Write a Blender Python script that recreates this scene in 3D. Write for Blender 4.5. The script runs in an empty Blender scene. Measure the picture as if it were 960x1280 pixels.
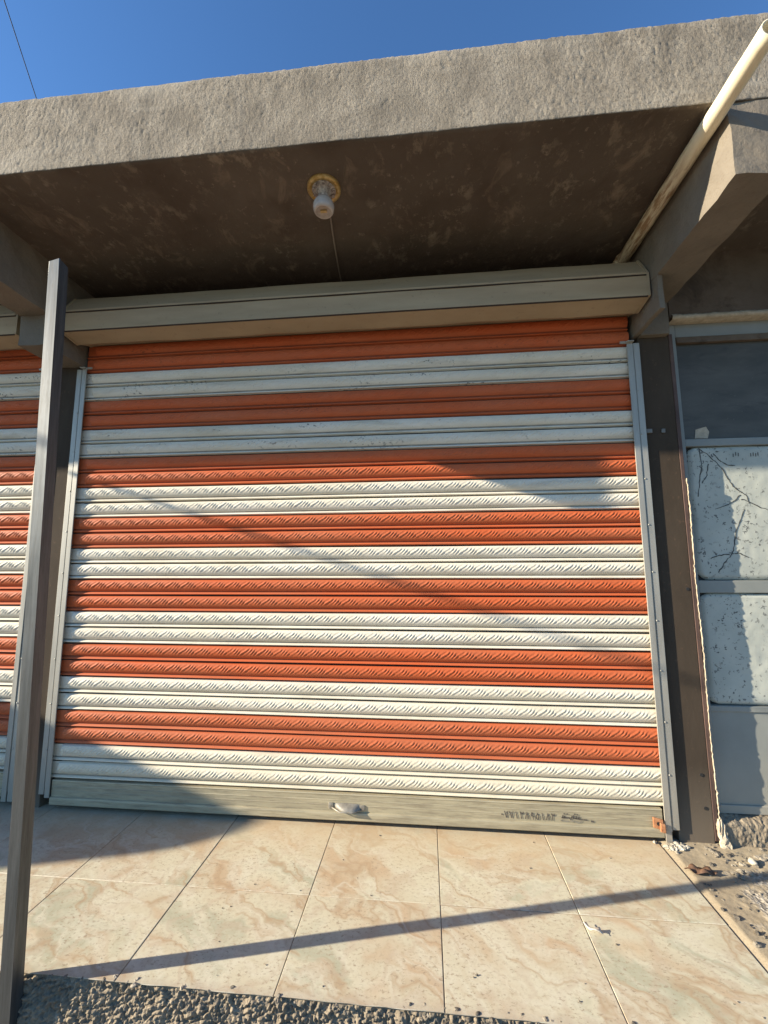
import bpy, bmesh, math, random
import numpy as np
from mathutils import Vector, Matrix

random.seed(7)
RNG = np.random.RandomState(11)
scene = bpy.context.scene
COL = scene.collection

# ------------------------------------------------------------------ object helpers
def link(o, parent=None):
    COL.objects.link(o)
    if parent is not None:
        o.parent = parent
    return o

def tag(o, label=None, cat=None, group=None, kind=None):
    if label: o['label'] = label
    if cat: o['category'] = cat
    if group: o['group'] = group
    if kind: o['kind'] = kind
    return o

def empty(name, loc, label, cat, group=None):
    o = bpy.data.objects.new(name, None)
    o.empty_display_size = 0.1
    o.location = loc
    link(o)
    return tag(o, label, cat, group)

def wloc(p):
    v = Vector((0, 0, 0))
    while p is not None:
        v = v + p.location
        p = p.parent
    return v

def mesh_np(name, verts, faces, mats, parent=None, smooth=True, midx=None):
    """verts in world coordinates (parents are never rotated)"""
    verts = np.asarray(verts, dtype=np.float32).reshape(-1, 3)
    if parent is not None:
        verts = verts - np.array(wloc(parent), dtype=np.float32)
    faces = np.asarray(faces, dtype=np.int32)
    me = bpy.data.meshes.new(name)
    nf, k = faces.shape
    me.vertices.add(len(verts)); me.vertices.foreach_set('co', verts.ravel())
    me.loops.add(nf * k); me.loops.foreach_set('vertex_index', faces.ravel())
    me.polygons.add(nf)
    me.polygons.foreach_set('loop_start', np.arange(0, nf * k, k, dtype=np.int32))
    me.polygons.foreach_set('loop_total', np.full(nf, k, dtype=np.int32))
    me.update(calc_edges=True)
    me.validate()
    for m in (mats if isinstance(mats, (list, tuple)) else [mats]):
        me.materials.append(m)
    me.polygons.foreach_set('use_smooth', np.full(len(me.polygons), smooth))
    if midx is not None:
        me.polygons.foreach_set('material_index', np.asarray(midx, dtype=np.int32))
    return link(bpy.data.objects.new(name, me), parent)

def mesh_bm(name, bm, mats, parent=None, smooth=False):
    me = bpy.data.meshes.new(name)
    if parent is not None:
        bmesh.ops.translate(bm, verts=bm.verts, vec=-wloc(parent))
    bmesh.ops.recalc_face_normals(bm, faces=bm.faces)
    bm.to_mesh(me); bm.free()
    for m in (mats if isinstance(mats, (list, tuple)) else [mats]):
        me.materials.append(m)
    for p in me.polygons: p.use_smooth = smooth
    return link(bpy.data.objects.new(name, me), parent)

def add_box(bm, lo, hi, bev=0.0, seg=2, mi=0):
    r = bmesh.ops.create_cube(bm, size=1.0)
    vs = r['verts']
    for v in vs:
        v.co = Vector([(lo[i] + hi[i]) / 2 + v.co[i] * (hi[i] - lo[i]) for i in range(3)])
    fs = set(f for v in vs for f in v.link_faces)
    for f in fs: f.material_index = mi
    if bev > 0:
        es = list(set(e for v in vs for e in v.link_edges))
        r = bmesh.ops.bevel(bm, geom=es, offset=bev, segments=seg, profile=0.5, affect='EDGES')
        for f in r['faces']: f.material_index = mi

def box(name, lo, hi, mat, parent=None, bev=0.004, seg=2):
    bm = bmesh.new(); add_box(bm, lo, hi, bev, seg)
    return mesh_bm(name, bm, mat, parent)

def add_lathe(bm, prof, c, n=32, axis='z', mi=0):
    """prof: list of (r, h) ; around z (or y) through c"""
    rings = []
    for r, h in prof:
        ring = []
        for i in range(n):
            a = 2 * math.pi * i / n
            if axis == 'z': co = (c[0] + r * math.cos(a), c[1] + r * math.sin(a), c[2] + h)
            else: co = (c[0] + r * math.cos(a), c[1] + h, c[2] + r * math.sin(a))
            ring.append(bm.verts.new(co))
        rings.append(ring)
    for a, b in zip(rings[:-1], rings[1:]):
        for i in range(n):
            f = bm.faces.new((a[i], a[(i + 1) % n], b[(i + 1) % n], b[i])); f.material_index = mi; f.smooth = True
    return rings

def add_tube(bm, pts, r, n=8, mi=0):
    pts = [Vector(p) for p in pts]
    rings = []
    for i, p in enumerate(pts):
        d = (pts[min(i + 1, len(pts) - 1)] - pts[max(i - 1, 0)]).normalized()
        a = d.cross(Vector((0, 0, 1)))
        if a.length < 1e-3: a = d.cross(Vector((1, 0, 0)))
        a.normalize(); b = d.cross(a)
        rings.append([bm.verts.new(p + r * (math.cos(2 * math.pi * k / n) * a + math.sin(2 * math.pi * k / n) * b)) for k in range(n)])
    for a, b in zip(rings[:-1], rings[1:]):
        for k in range(n):
            f = bm.faces.new((a[k], a[(k + 1) % n], b[(k + 1) % n], b[k])); f.smooth = True; f.material_index = mi
    bm.faces.new(rings[0]); bm.faces.new(rings[-1][::-1])

def add_rock(bm, c, s, seed, mi=0):
    rnd = random.Random(seed)
    r = bmesh.ops.create_icosphere(bm, subdivisions=2, radius=1.0)
    sx, sy, sz = s
    rot = Matrix.Rotation(rnd.uniform(0, 6.28), 3, 'Z')
    ph = [rnd.uniform(0, 6) for _ in range(6)]
    for v in r['verts']:
        n = v.co.normalized()
        k = 1 + .22 * math.sin(3.1 * n.x + ph[0]) * math.sin(2.7 * n.y + ph[1]) + .2 * math.sin(4.3 * n.z + ph[2] + 2 * n.x) + .1 * math.sin(7 * n.y + ph[3])
        v.co = rot @ Vector((n.x * sx * k, n.y * sy * k, n.z * sz * k)) + Vector(c)
    for v in r['verts']:
        for f in v.link_faces: f.material_index = mi

def grid_faces(ny, nx):
    i = np.arange(ny - 1)[:, None] * nx + np.arange(nx - 1)[None, :]
    i = i.ravel()
    return np.stack([i, i + 1, i + nx + 1, i + nx], axis=1)

# ------------------------------------------------------------------ numpy noise
def vnoise(x, y, seed=0):
    xi = np.floor(x).astype(np.int64); yi = np.floor(y).astype(np.int64)
    fx = x - xi; fy = y - yi
    fx = fx * fx * (3 - 2 * fx); fy = fy * fy * (3 - 2 * fy)
    def h(a, b):
        n = (a * 374761393 + b * 668265263 + seed * 974634777) & 0x7fffffff
        n = ((n ^ (n >> 13)) * 1274126177) & 0x7fffffff
        n = n ^ (n >> 16)
        return (n & 0xffff) / 65535.0
    return (h(xi, yi) * (1 - fx) + h(xi + 1, yi) * fx) * (1 - fy) + (h(xi, yi + 1) * (1 - fx) + h(xi + 1, yi + 1) * fx) * fy

def fbm(x, y, seed=0, o=4):
    s = 0; a = .5
    for k in range(o):
        s = s + a * vnoise(x * 2 ** k, y * 2 ** k, seed + k * 17); a *= .5
    return s

# ------------------------------------------------------------------ material helpers
class NG:
    def __init__(s, name):
        s.m = bpy.data.materials.new(name); s.m.use_nodes = True
        s.t = s.m.node_tree; s.n = s.t.nodes; s.l = s.t.links
        s.b = s.n['Principled BSDF']
        s.tc = s.n.new('ShaderNodeTexCoord')
        s.co = s.n.new('ShaderNodeNewGeometry').outputs['Position']
    def put(s, sock, v):
        if isinstance(v, bpy.types.NodeSocket): s.l.new(v, sock)
        elif isinstance(v, (tuple, list)) and len(v) == 3 and sock.type == 'RGBA': sock.default_value = (*v, 1)
        else: sock.default_value = v
    def mapping(s, scale=(1, 1, 1), loc=(0, 0, 0), rot=(0, 0, 0), src=None):
        n = s.n.new('ShaderNodeMapping'); s.put(n.inputs['Vector'], src or s.co)
        n.inputs['Scale'].default_value = scale; n.inputs['Location'].default_value = loc; n.inputs['Rotation'].default_value = rot
        return n.outputs[0]
    def noise(s, scale, detail=4, rough=.55, vec=None, dist=0.0, out='Fac'):
        n = s.n.new('ShaderNodeTexNoise'); s.put(n.inputs['Vector'], vec or s.co)
        n.inputs['Scale'].default_value = scale; n.inputs['Detail'].default_value = detail
        n.inputs['Roughness'].default_value = rough; n.inputs['Distortion'].default_value = dist
        return n.outputs[out]
    def vor(s, scale, feature='F1', vec=None, out='Distance', rnd=1.0):
        n = s.n.new('ShaderNodeTexVoronoi'); n.feature = feature; s.put(n.inputs['Vector'], vec or s.co)
        n.inputs['Scale'].default_value = scale; n.inputs['Randomness'].default_value = rnd
        return n.outputs[out]
    def wave(s, scale, dist, vec=None, detail=3, dscale=1.0):
        n = s.n.new('ShaderNodeTexWave'); s.put(n.inputs['Vector'], vec or s.co)
        n.inputs['Scale'].default_value = scale; n.inputs['Distortion'].default_value = dist
        n.inputs['Detail'].default_value = detail; n.inputs['Detail Scale'].default_value = dscale
        return n.outputs['Fac']
    def ramp(s, f, stops, interp='LINEAR'):
        n = s.n.new('ShaderNodeValToRGB'); s.put(n.inputs[0], f)
        n.color_ramp.interpolation = interp
        e = n.color_ramp.elements
        while len(e) < len(stops): e.new(.5)
        for k, (p, c) in zip(e, stops):
            k.position = p
            k.color = (c, c, c, 1) if not isinstance(c, (tuple, list)) else (*c, 1)
        return n.outputs[0]
    def mix(s, f, a, b, mode='MIX'):
        n = s.n.new('ShaderNodeMix'); n.data_type = 'RGBA'; n.blend_type = mode
        s.put(n.inputs[0], f); s.put(n.inputs[6], a); s.put(n.inputs[7], b)
        return n.outputs[2]
    def math(s, op, a, b=0.0):
        n = s.n.new('ShaderNodeMath'); n.operation = op
        s.put(n.inputs[0], a); s.put(n.inputs[1], b)
        return n.outputs[0]
    def sep(s, v=None):
        n = s.n.new('ShaderNodeSeparateXYZ'); s.put(n.inputs[0], v or s.co); return n.outputs
    def mrange(s, v, a, b, c=0.0, d=1.0):
        n = s.n.new('ShaderNodeMapRange'); s.put(n.inputs[0], v)
        for i, k in enumerate((a, b, c, d)): n.inputs[i + 1].default_value = k
        return n.outputs[0]
    def attr(s, name):
        n = s.n.new('ShaderNodeAttribute'); n.attribute_name = name; return n.outputs
    def bump(s, h, strength=.5, dist=.01, prev=None):
        n = s.n.new('ShaderNodeBump'); s.put(n.inputs['Height'], h)
        n.inputs['Strength'].default_value = strength; n.inputs['Distance'].default_value = dist
        if prev is not None: s.l.new(prev, n.inputs['Normal'])
        return n.outputs[0]
    def done(s, col=None, rough=None, normal=None, metal=None, spec=None):
        if col is not None: s.put(s.b.inputs['Base Color'], col)
        if rough is not None: s.put(s.b.inputs['Roughness'], rough)
        if normal is not None: s.l.new(normal, s.b.inputs['Normal'])
        if metal is not None: s.put(s.b.inputs['Metallic'], metal)
        if spec is not None: s.b.inputs['Specular IOR Level'].default_value = spec
        return s.m

M = {}
def make_materials():
    # --- cement render of the fascia
    g = NG('cement_render')
    a = g.noise(2.2, 5, .6); b = g.noise(11, 5, .65, g.mapping((1, 1, .6))); c = g.noise(140, 3, .6)
    col = g.ramp(a, [(.25, (.185, .158, .122)), (.5, (.245, .21, .162)), (.75, (.315, .272, .212))])
    col = g.mix(g.ramp(b, [(.42, 0), (.66, .85)]), col, (.37, .32, .25))
    col = g.mix(g.ramp(c, [(.34, .7), (.5, 0)]), col, (.13, .11, .085))
    z = g.sep()[2]
    dr = g.math('MULTIPLY', g.mrange(z, 3.02, 3.33, 0, 1), g.ramp(g.noise(3.2, 5, .65, g.mapping((2.2, 1, .35))), [(.48, 0), (.66, .75)]))
    col = g.mix(dr, col, (.135, .115, .09))
    st = g.noise(1.6, 5, .6, g.mapping((.8, 1, 3.6), (4, 0, 2)))
    col = g.mix(g.ramp(st, [(.53, 0), (.66, .55)]), col, (.40, .355, .285))
    nm = g.bump(g.noise(105, 6, .75, g.mapping((1, 1, .6))), .6, .010)
    nm = g.bump(g.noise(320, 2, .6), .3, .003, nm)
    M['render'] = g.done(col, .92, nm, spec=.25)
    # --- sooty underside plaster with pale rubbed patches
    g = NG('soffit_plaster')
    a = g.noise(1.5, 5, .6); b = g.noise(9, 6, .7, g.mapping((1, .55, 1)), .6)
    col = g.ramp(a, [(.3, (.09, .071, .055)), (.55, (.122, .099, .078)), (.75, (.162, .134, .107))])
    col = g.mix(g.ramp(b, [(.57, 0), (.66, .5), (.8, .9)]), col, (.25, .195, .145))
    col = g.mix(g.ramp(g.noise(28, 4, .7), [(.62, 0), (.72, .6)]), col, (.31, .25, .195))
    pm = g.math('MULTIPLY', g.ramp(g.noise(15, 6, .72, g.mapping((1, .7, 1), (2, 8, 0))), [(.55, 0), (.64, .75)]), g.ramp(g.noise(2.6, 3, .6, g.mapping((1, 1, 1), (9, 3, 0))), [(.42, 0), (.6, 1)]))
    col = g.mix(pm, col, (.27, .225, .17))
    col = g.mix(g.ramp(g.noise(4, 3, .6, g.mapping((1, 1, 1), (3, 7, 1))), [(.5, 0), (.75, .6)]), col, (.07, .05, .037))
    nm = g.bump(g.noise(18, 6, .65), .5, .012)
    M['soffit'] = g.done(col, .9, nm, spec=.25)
    # --- beam concrete
    g = NG('beam_concrete')
    a = g.noise(3.0, 5, .6); b = g.noise(60, 4, .7)
    col = g.ramp(a, [(.3, (.15, .128, .10)), (.7, (.235, .203, .16))])
    col = g.mix(g.ramp(b, [(.55, 0), (.7, .5)]), col, (.15, .12, .09))
    nm = g.bump(g.noise(45, 6, .7), .5, .008)
    M['beam'] = g.done(col, .9, nm, spec=.25)
    # --- stained wall
    g = NG('stained_wall')
    a = g.noise(2.5, 5, .65); b = g.noise(5, 6, .7, None, .5)
    col = g.ramp(a, [(.3, (.10, .075, .055)), (.7, (.19, .15, .115))])
    col = g.mix(g.ramp(b, [(.5, 0), (.7, .8)]), col, (.05, .038, .03))
    M['stained'] = g.done(col, .95, g.bump(g.noise(40, 6, .7), .5, .01), spec=.2)
    # --- brown painted steel column
    g = NG('brown_steel')
    a = g.noise(5, 5, .65, g.mapping((1, 1, .3))); b = g.noise(35, 5, .7)
    col = g.ramp(a, [(.3, (.046, .034, .024)), (.7, (.072, .054, .038))])
    col = g.mix(g.ramp(b, [(.6, 0), (.72, .6)]), col, (.14, .085, .055))
    dust = g.mrange(g.sep()[2], .35, 0.0, 0, .6)
    col = g.mix(dust, col, (.21, .17, .125))
    M['brown'] = g.done(col, .85, g.bump(b, .25, .003), spec=.15)
    g = NG('rusty_flange')
    a = g.noise(14, 6, .7, g.mapping((1, 1, .4)))
    col = g.ramp(a, [(.3, (.055, .032, .025)), (.6, (.105, .06, .045)), (.8, (.17, .10, .07))])
    M['flange'] = g.done(col, .7, g.bump(a, .25, .003))
    # --- galvanised post
    g = NG('galvanised_steel')
    a = g.noise(9, 5, .65, g.mapping((6, 6, .35))); b = g.noise(60, 4, .7, g.mapping((3, 3, .3)))
    col = g.ramp(a, [(.3, (.078, .082, .082)), (.7, (.16, .166, .166))])
    col = g.mix(g.ramp(b, [(.52, 0), (.7, .6)]), col, (.09, .088, .08))
    rg = g.ramp(b, [(.3, .44), (.7, .56)])
    M['galv'] = g.done(col, rg, g.bump(a, .08, .002), .72)
    # --- shutter paints
    def paint(name, base, dusty, chip, chipcol, lift, lift2):
        g = NG(name)
        z = g.sep()[2]
        a = g.noise(3.0, 5, .6, g.mapping((.6, 1, 2))); b = g.noise(26, 5, .7, g.mapping((.35, 1, 1.4)))
        col = g.mix(g.ramp(a, [(.30, .05), (.70, .65)]), base, dusty)
        low = g.math('MULTIPLY', g.mrange(z, .75, .1, 0, .8), g.ramp(g.noise(6, 4, .6), [(.2, .5), (.7, 1)]))
        col = g.mix(low, col, dusty)
        col = g.mix(g.ramp(b, [(.55, 0), (.8, .35)]), col, lift)
        n1 = g.noise(75, 3, .6, g.mapping((.7, 1, 1.0)))
        n2 = g.noise(2.6, 3, .6, g.mapping((1, 1, 5)))
        chips = g.math('MULTIPLY', g.ramp(n1, [(.585, 0), (.625, 1)]), g.ramp(n2, [(.54, 0), (.62, 1)]))
        hi = g.mrange(z, 1.75, 2.15, chip * .25, chip)
        col = g.mix(g.math('MULTIPLY', chips, hi), col, chipcol)
        # shade line painted into the groove under each pressed face, fly specks, smears
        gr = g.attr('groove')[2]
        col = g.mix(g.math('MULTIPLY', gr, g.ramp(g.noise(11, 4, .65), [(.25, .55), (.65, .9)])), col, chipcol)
        sm = g.noise(7, 6, .7, g.mapping((.35, 1, 3.0), (2, 0, 5)), .4)
        col = g.mix(g.ramp(sm, [(.50, 0), (.74, .65)]), col, lift2)
        col = g.mix(g.ramp(g.noise(150, 2, .5), [(.66, 0), (.7, .55)]), col, lift2)
        return g.done(col, .6, g.bump(g.noise(220, 3, .6), .12, .0015), spec=.22)
    M['white'] = paint('white_shutter_paint', (.755, .70, .59), (.60, .53, .385), .9, (.10, .095, .09), (.66, .62, .52), (.42, .37, .275))
    M['orange'] = paint('orange_shutter_paint', (.54, .102, .028), (.46, .15, .07), .6, (.16, .05, .03), (.50, .12, .045), (.33, .10, .045))
    # --- beige roller box
    g = NG('beige_sheet_metal')
    a = g.noise(4, 5, .6, g.mapping((.5, 1, 3))); b = g.noise(40, 4, .7)
    col = g.ramp(a, [(.3, (.36, .28, .18)), (.7, (.46, .365, .24))])
    col = g.mix(g.ramp(b, [(.62, 0), (.74, .6)]), col, (.2, .15, .11))
    M['boxmetal'] = g.done(col, .75, g.bump(g.noise(3, 2), .1, .01), spec=.2)
    # --- dusty aluminium bar
    g = NG('worn_handle_steel'); M['handle'] = g.done(g.ramp(g.noise(40, 4), [(.3, (.20, .18, .15)), (.7, (.36, .33, .27))]), .5, None, .3)
    g = NG('dull_steel'); M['hinge'] = g.done((.15, .145, .13), .6)
    g = NG('dusty_aluminium')
    a = g.noise(4, 6, .65, g.mapping((.5, 1, 4))); b = g.noise(50, 4, .7, g.mapping((.15, 1, 1.6)))
    col = g.ramp(a, [(.3, (.31, .27, .18)), (.7, (.46, .40, .265))])
    col = g.mix(g.ramp(b, [(.46, 0), (.68, .75)]), col, (.22, .185, .125))
    M['bar'] = g.done(col, .55, g.bump(b, .1, .002), .15)
    g = NG('grey_rail_metal')
    a = g.noise(6, 5, .65, g.mapping((4, 4, .5))); b = g.noise(45, 4, .7)
    col = g.ramp(a, [(.3, (.31, .295, .255)), (.7, (.42, .40, .345))])
    col = g.mix(g.ramp(b, [(.62, 0), (.76, .5)]), col, (.26, .23, .2))
    col = g.mix(g.mrange(g.sep()[2], .4, .02, 0, .55), col, (.36, .31, .24))
    M['rail'] = g.done(col, .5, None, .35)
    # --- tiles: marbled cream porcelain; every tile has its own texture offset in the attribute "off"
    g = NG('marbled_tile')
    off = g.attr('off')[1]
    vm = g.n.new('ShaderNodeVectorMath'); vm.operation = 'ADD'
    g.l.new(g.co, vm.inputs[0]); g.l.new(off, vm.inputs[1]); P = vm.outputs[0]
    warp = g.noise(3.2, 4, .55, P, out='Color')
    vm2 = g.n.new('ShaderNodeVectorMath'); vm2.operation = 'MULTIPLY_ADD'
    g.l.new(warp, vm2.inputs[0]); vm2.inputs[1].default_value = (.42, .42, .42); g.l.new(P, vm2.inputs[2])
    rotm = g.mapping((1, 1, 1), rot=(0, 0, .62), src=vm2.outputs[0])
    rotv = g.mapping((.85, 2.6, 1), src=rotm)
    a = g.noise(1.9, 4, .5, rotv)
    col = g.ramp(a, [(.28, (.54, .52, .40)), (.36, (.41, .405, .295)), (.43, (.56, .525, .39)), (.54, (.535, .485, .355)), (.64, (.48, .365, .24)), (.72, (.53, .475, .345))])
    w = g.wave(2.3, 5.5, rotv, 3, 1.3)
    col = g.mix(g.ramp(w, [(.0, .5), (.07, .28), (.16, 0)]), col, (.46, .375, .275))
    col = g.mix(g.ramp(g.noise(3.4, 3, .5, P), [(.60, 0), (.72, .6)]), col, (.50, .33, .185))
    v2 = g.math('ABSOLUTE', g.math('SUBTRACT', g.noise(1.7, 4, .5, rotv), .5))
    col = g.mix(g.ramp(v2, [(.0, .8), (.010, .5), (.035, 0)]), col, (.40, .285, .175))
    v3 = g.math('ABSOLUTE', g.math('SUBTRACT', g.noise(2.6, 4, .5, g.mapping((.8, 2.4, 1), (3, 9, 0), src=rotm)), .5))
    col = g.mix(g.ramp(v3, [(.0, .7), (.02, .4), (.07, 0)]), col, (.60, .57, .45))
    col = g.mix(g.ramp(g.noise(55, 5, .7, P), [(.38, .35), (.48, 0)]), col, (.40, .33, .22))
    # dirt specks and grime
    sp = g.noise(95, 4, .75, g.mapping((.6, 1, 1)))
    spm = g.noise(4.5, 4, .6)
    col = g.mix(g.math('MULTIPLY', g.ramp(sp, [(.55, 0), (.64, .85)]), g.ramp(spm, [(.33, .2), (.56, 1)])), col, (.30, .235, .165))
    y = g.sep()[1]
    ed = g.math('MULTIPLY', g.mrange(y, -.30, -.02, 0, .85), g.ramp(g.noise(9, 5, .65), [(.25, .25), (.65, 1)]))
    col = g.mix(ed, col, (.50, .375, .235))
    col = g.mix(g.math('MULTIPLY', g.mrange(g.math('ADD', y, g.math('MULTIPLY', g.noise(30, 3), .06)), -.80, -.835, 0, .6), 1.0), col, (.42, .36, .28))
    M['tile'] = g.done(col, g.ramp(spm, [(.3, .32), (.7, .55)]), g.bump(g.noise(30, 4), .06, .002), spec=.4)
    g = NG('sandy_grout')
    M['grout'] = g.done(g.ramp(g.noise(30, 4), [(.3, (.22, .165, .11)), (.7, (.38, .30, .20))]), .95)
    # --- rough broken concrete
    g = NG('rough_concrete')
    a = g.noise(7, 5, .65); b = g.noise(90, 5, .7); v = g.vor(70)
    col = g.ramp(a, [(.3, (.21, .17, .12)), (.7, (.34, .28, .20))])
    col = g.mix(g.ramp(b, [(.35, .5), (.55, 0)]), col, (.12, .10, .08))
    col = g.mix(g.ramp(g.noise(24, 4, .7, g.mapping((1, 1, 1), (5, 2, 9))), [(.62, 0), (.72, .6)]), col, (.48, .43, .35))
    nm = g.bump(b, .7, .006); nm = g.bump(v, .35, .006, nm)
    M['roughconc'] = g.done(col, .95, nm, spec=.2)
    # --- dusty ground with exposed gravel patches
    g = NG('dusty_ground')
    a = g.noise(3, 5, .6); b = g.noise(110, 4, .7)
    col = g.ramp(a, [(.3, (.33, .27, .185)), (.7, (.43, .36, .25))])
    dv = g.n.new('ShaderNodeVectorMath'); dv.operation = 'DISTANCE'; g.l.new(g.co, dv.inputs[0]); dv.inputs[1].default_value = (3.50, -.40, 0)
    gr = g.math('ADD', g.math('MULTIPLY', g.noise(9, 4, .6), .5), g.mrange(dv.outputs['Value'], .0, .5, .55, .0))
    cell = g.vor(95, out='Color')
    cb = g.ramp(cell, [(.1, (.16, .145, .125)), (.5, (.34, .31, .265)), (.9, (.58, .54, .46))])
    k = g.ramp(gr, [(.47, 0), (.56, .85)])
    col = g.mix(k, col, cb)
    col = g.mix(g.ramp(b, [(.36, .5), (.5, 0)]), col, (.22, .18, .13))
    nm = g.bump(g.math('MULTIPLY', g.vor(95), k), .6, .008); nm = g.bump(b, .35, .004, nm)
    M['ground'] = g.done(col, .95, nm, spec=.2)
    g = NG('street_dirt')
    M['street'] = g.done(g.ramp(g.noise(1.3, 8, .65), [(.3, (.15, .12, .085)), (.7, (.22, .18, .125))]), .95, g.bump(g.noise(40, 6, .7), .5, .02))
    # --- pvc
    g = NG('aged_cream_plastic')
    y = g.sep()[1]
    a = g.noise(8, 5, .65, g.mapping((3, 1, 3))); b = g.noise(22, 5, .7, g.mapping((3, .4, 3)))
    col = g.ramp(a, [(.3, (.74, .655, .46)), (.7, (.83, .755, .56))])
    grime = g.math('MULTIPLY', g.mrange(y, -.72, -.5, 0, 1), g.ramp(b, [(.42, .15), (.58, .95)]))
    col = g.mix(grime, col, (.30, .175, .085))
    M['pvc'] = g.done(col, .42)
    g = NG('brass_plate')
    M['brass'] = g.done(g.ramp(g.noise(60, 4), [(.35, (.42, .26, .07)), (.65, (.62, .47, .22))]), .45, None, .5)
    g = NG('grey_plate_inlay')
    M['inlay'] = g.done(g.ramp(g.noise(90, 3), [(.35, (.2, .17, .16)), (.65, (.55, .5, .45))]), .5)
    g = NG('porcelain_white')
    M['porcelain'] = g.done(g.ramp(g.noise(25, 4), [(.3, (.36, .31, .27)), (.7, (.54, .49, .44))]), .18)
    g = NG('seam_shade'); M['gap'] = g.done((.045, .034, .026), .9)  # dark tone standing in for shade in slat joints and box seams
    g = NG('black_rubber'); M['black'] = g.done((.02, .019, .018), .6)
    g = NG('flex_cord'); M['cord'] = g.done((.26, .22, .18), .6)
    # --- door
    g = NG('grey_door_paint')
    a = g.noise(4, 5, .6); b = g.noise(45, 5, .7)
    z = g.sep()[2]
    col = g.ramp(a, [(.3, (.21, .218, .195)), (.7, (.27, .275, .245))])
    col = g.mix(g.ramp(b, [(.64, 0), (.74, .5)]), col, (.18, .17, .15))
    col = g.mix(g.mrange(z, .4, .1, 0, .5), col, (.42, .37, .285))
    M['door'] = g.done(col, .5, g.bump(g.noise(5, 3), .15, .01))
    g = NG('dark_window_glass')
    a = g.noise(3, 4, .6, g.mapping((1, 1, 3)))
    col = g.ramp(a, [(.35, (.07, .066, .055)), (.7, (.11, .102, .085))])
    sm = g.noise(6, 6, .7, g.mapping((.6, 1, 2.5)), .8)
    col = g.mix(g.ramp(sm, [(.55, 0), (.72, .55)]), col, (.035, .033, .03))
    col = g.mix(g.ramp(g.noise(120, 3, .6), [(.68, 0), (.72, .5)]), col, (.2, .19, .16))
    M['glass'] = g.done(col, .45, g.bump(g.noise(2.0, 2), .03, .01), spec=.3)
    g = NG('flaking_whitewash')
    a = g.noise(3.5, 5, .6); n1 = g.noise(58, 3, .6); n2 = g.noise(5, 4, .6, g.mapping((1, 1, 1.3)))
    n3 = g.noise(26, 5, .7, g.mapping((1, 1, 1), (4, 4, 2)))
    z = g.sep()[2]
    col = g.ramp(a, [(.3, (.36, .375, .325)), (.7, (.50, .505, .43))])
    low = g.ramp(n2, [(.38, .15), (.6, 1)])
    col = g.mix(g.math('MULTIPLY', g.ramp(n1, [(.60, 0), (.635, 1)]), low), col, (.085, .085, .08))
    col = g.mix(g.math('MULTIPLY', g.ramp(n3, [(.62, 0), (.645, 1)]), g.ramp(n2, [(.5, 0), (.62, .9)])), col, (.11, .11, .105))
    M['wash'] = g.done(col, .75, g.bump(n1, .3, .002))
    g = NG('crack_black'); M['crack'] = g.done((.07, .07, .065), .9)
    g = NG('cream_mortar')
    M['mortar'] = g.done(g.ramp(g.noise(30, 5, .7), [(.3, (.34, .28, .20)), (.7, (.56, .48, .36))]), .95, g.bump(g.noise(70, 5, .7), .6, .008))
    g = NG('rust')
    M['rust'] = g.done(g.ramp(g.noise(50, 5, .7), [(.3, (.28, .10, .04)), (.6, (.55, .25, .11)), (.8, (.68, .40, .22))]), .8)
    g = NG('dry_leaf')
    M['leaf'] = g.done(g.ramp(g.noise(60, 4), [(.3, (.085, .045, .028)), (.7, (.19, .105, .06))]), .7)
    g = NG('paper_scrap')
    M['paper'] = g.done(g.ramp(g.noise(40, 4), [(.3, (.55, .47, .36)), (.7, (.76, .70, .59))]), .9)
    g = NG('plaster_crumb')
    M['crumb'] = g.done(g.ramp(g.noise(20, 4), [(.3, (.30, .26, .19)), (.7, (.58, .53, .43))]), .9)
    g = NG('pebble_stone')
    M['stone'] = g.done(g.ramp(g.vor(13, out='Color'), [(.2, (.11, .095, .075)), (.6, (.22, .19, .145)), (.95, (.40, .35, .27))]), .9, g.bump(g.noise(150, 3), .3, .002))
    g = NG('spray_ink'); M['ink'] = g.done(g.ramp(g.noise(120, 4, .7), [(.3, (.05, .045, .04)), (.66, (.12, .105, .085)), (.72, (.34, .30, .23))]), .8)
    g = NG('faded_ink'); M['ink2'] = g.done((.25, .22, .17), .8)
    g = NG('cement_block')
    M['block'] = g.done(g.ramp(g.noise(6, 5, .6), [(.3, (.26, .24, .21)), (.7, (.36, .335, .295))]), .95, g.bump(g.noise(50, 5, .7), .5, .01))
    g = NG('pole_wood'); M['wood'] = g.done(g.ramp(g.noise(6, 5, .6, g.mapping((6, 6, .4))), [(.3, (.10, .075, .05)), (.7, (.19, .15, .11))]), .9)
make_materials()

# ------------------------------------------------------------------ dimensions
FL = 0.0
SOF = 2.957           # underside of the canopy
TOP = 3.33
YF = -0.80            # front of the canopy
PIT = 0.0884
ZB = 0.147            # top of bottom bar
XL, XR = 0.0, 3.099   # curtain

# ------------------------------------------------------------------ shop building
bld = empty('shop_building', (1.55, .3, 0), 'single storey rendered concrete shop block with a deep flat canopy over the shutters', 'building')

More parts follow.
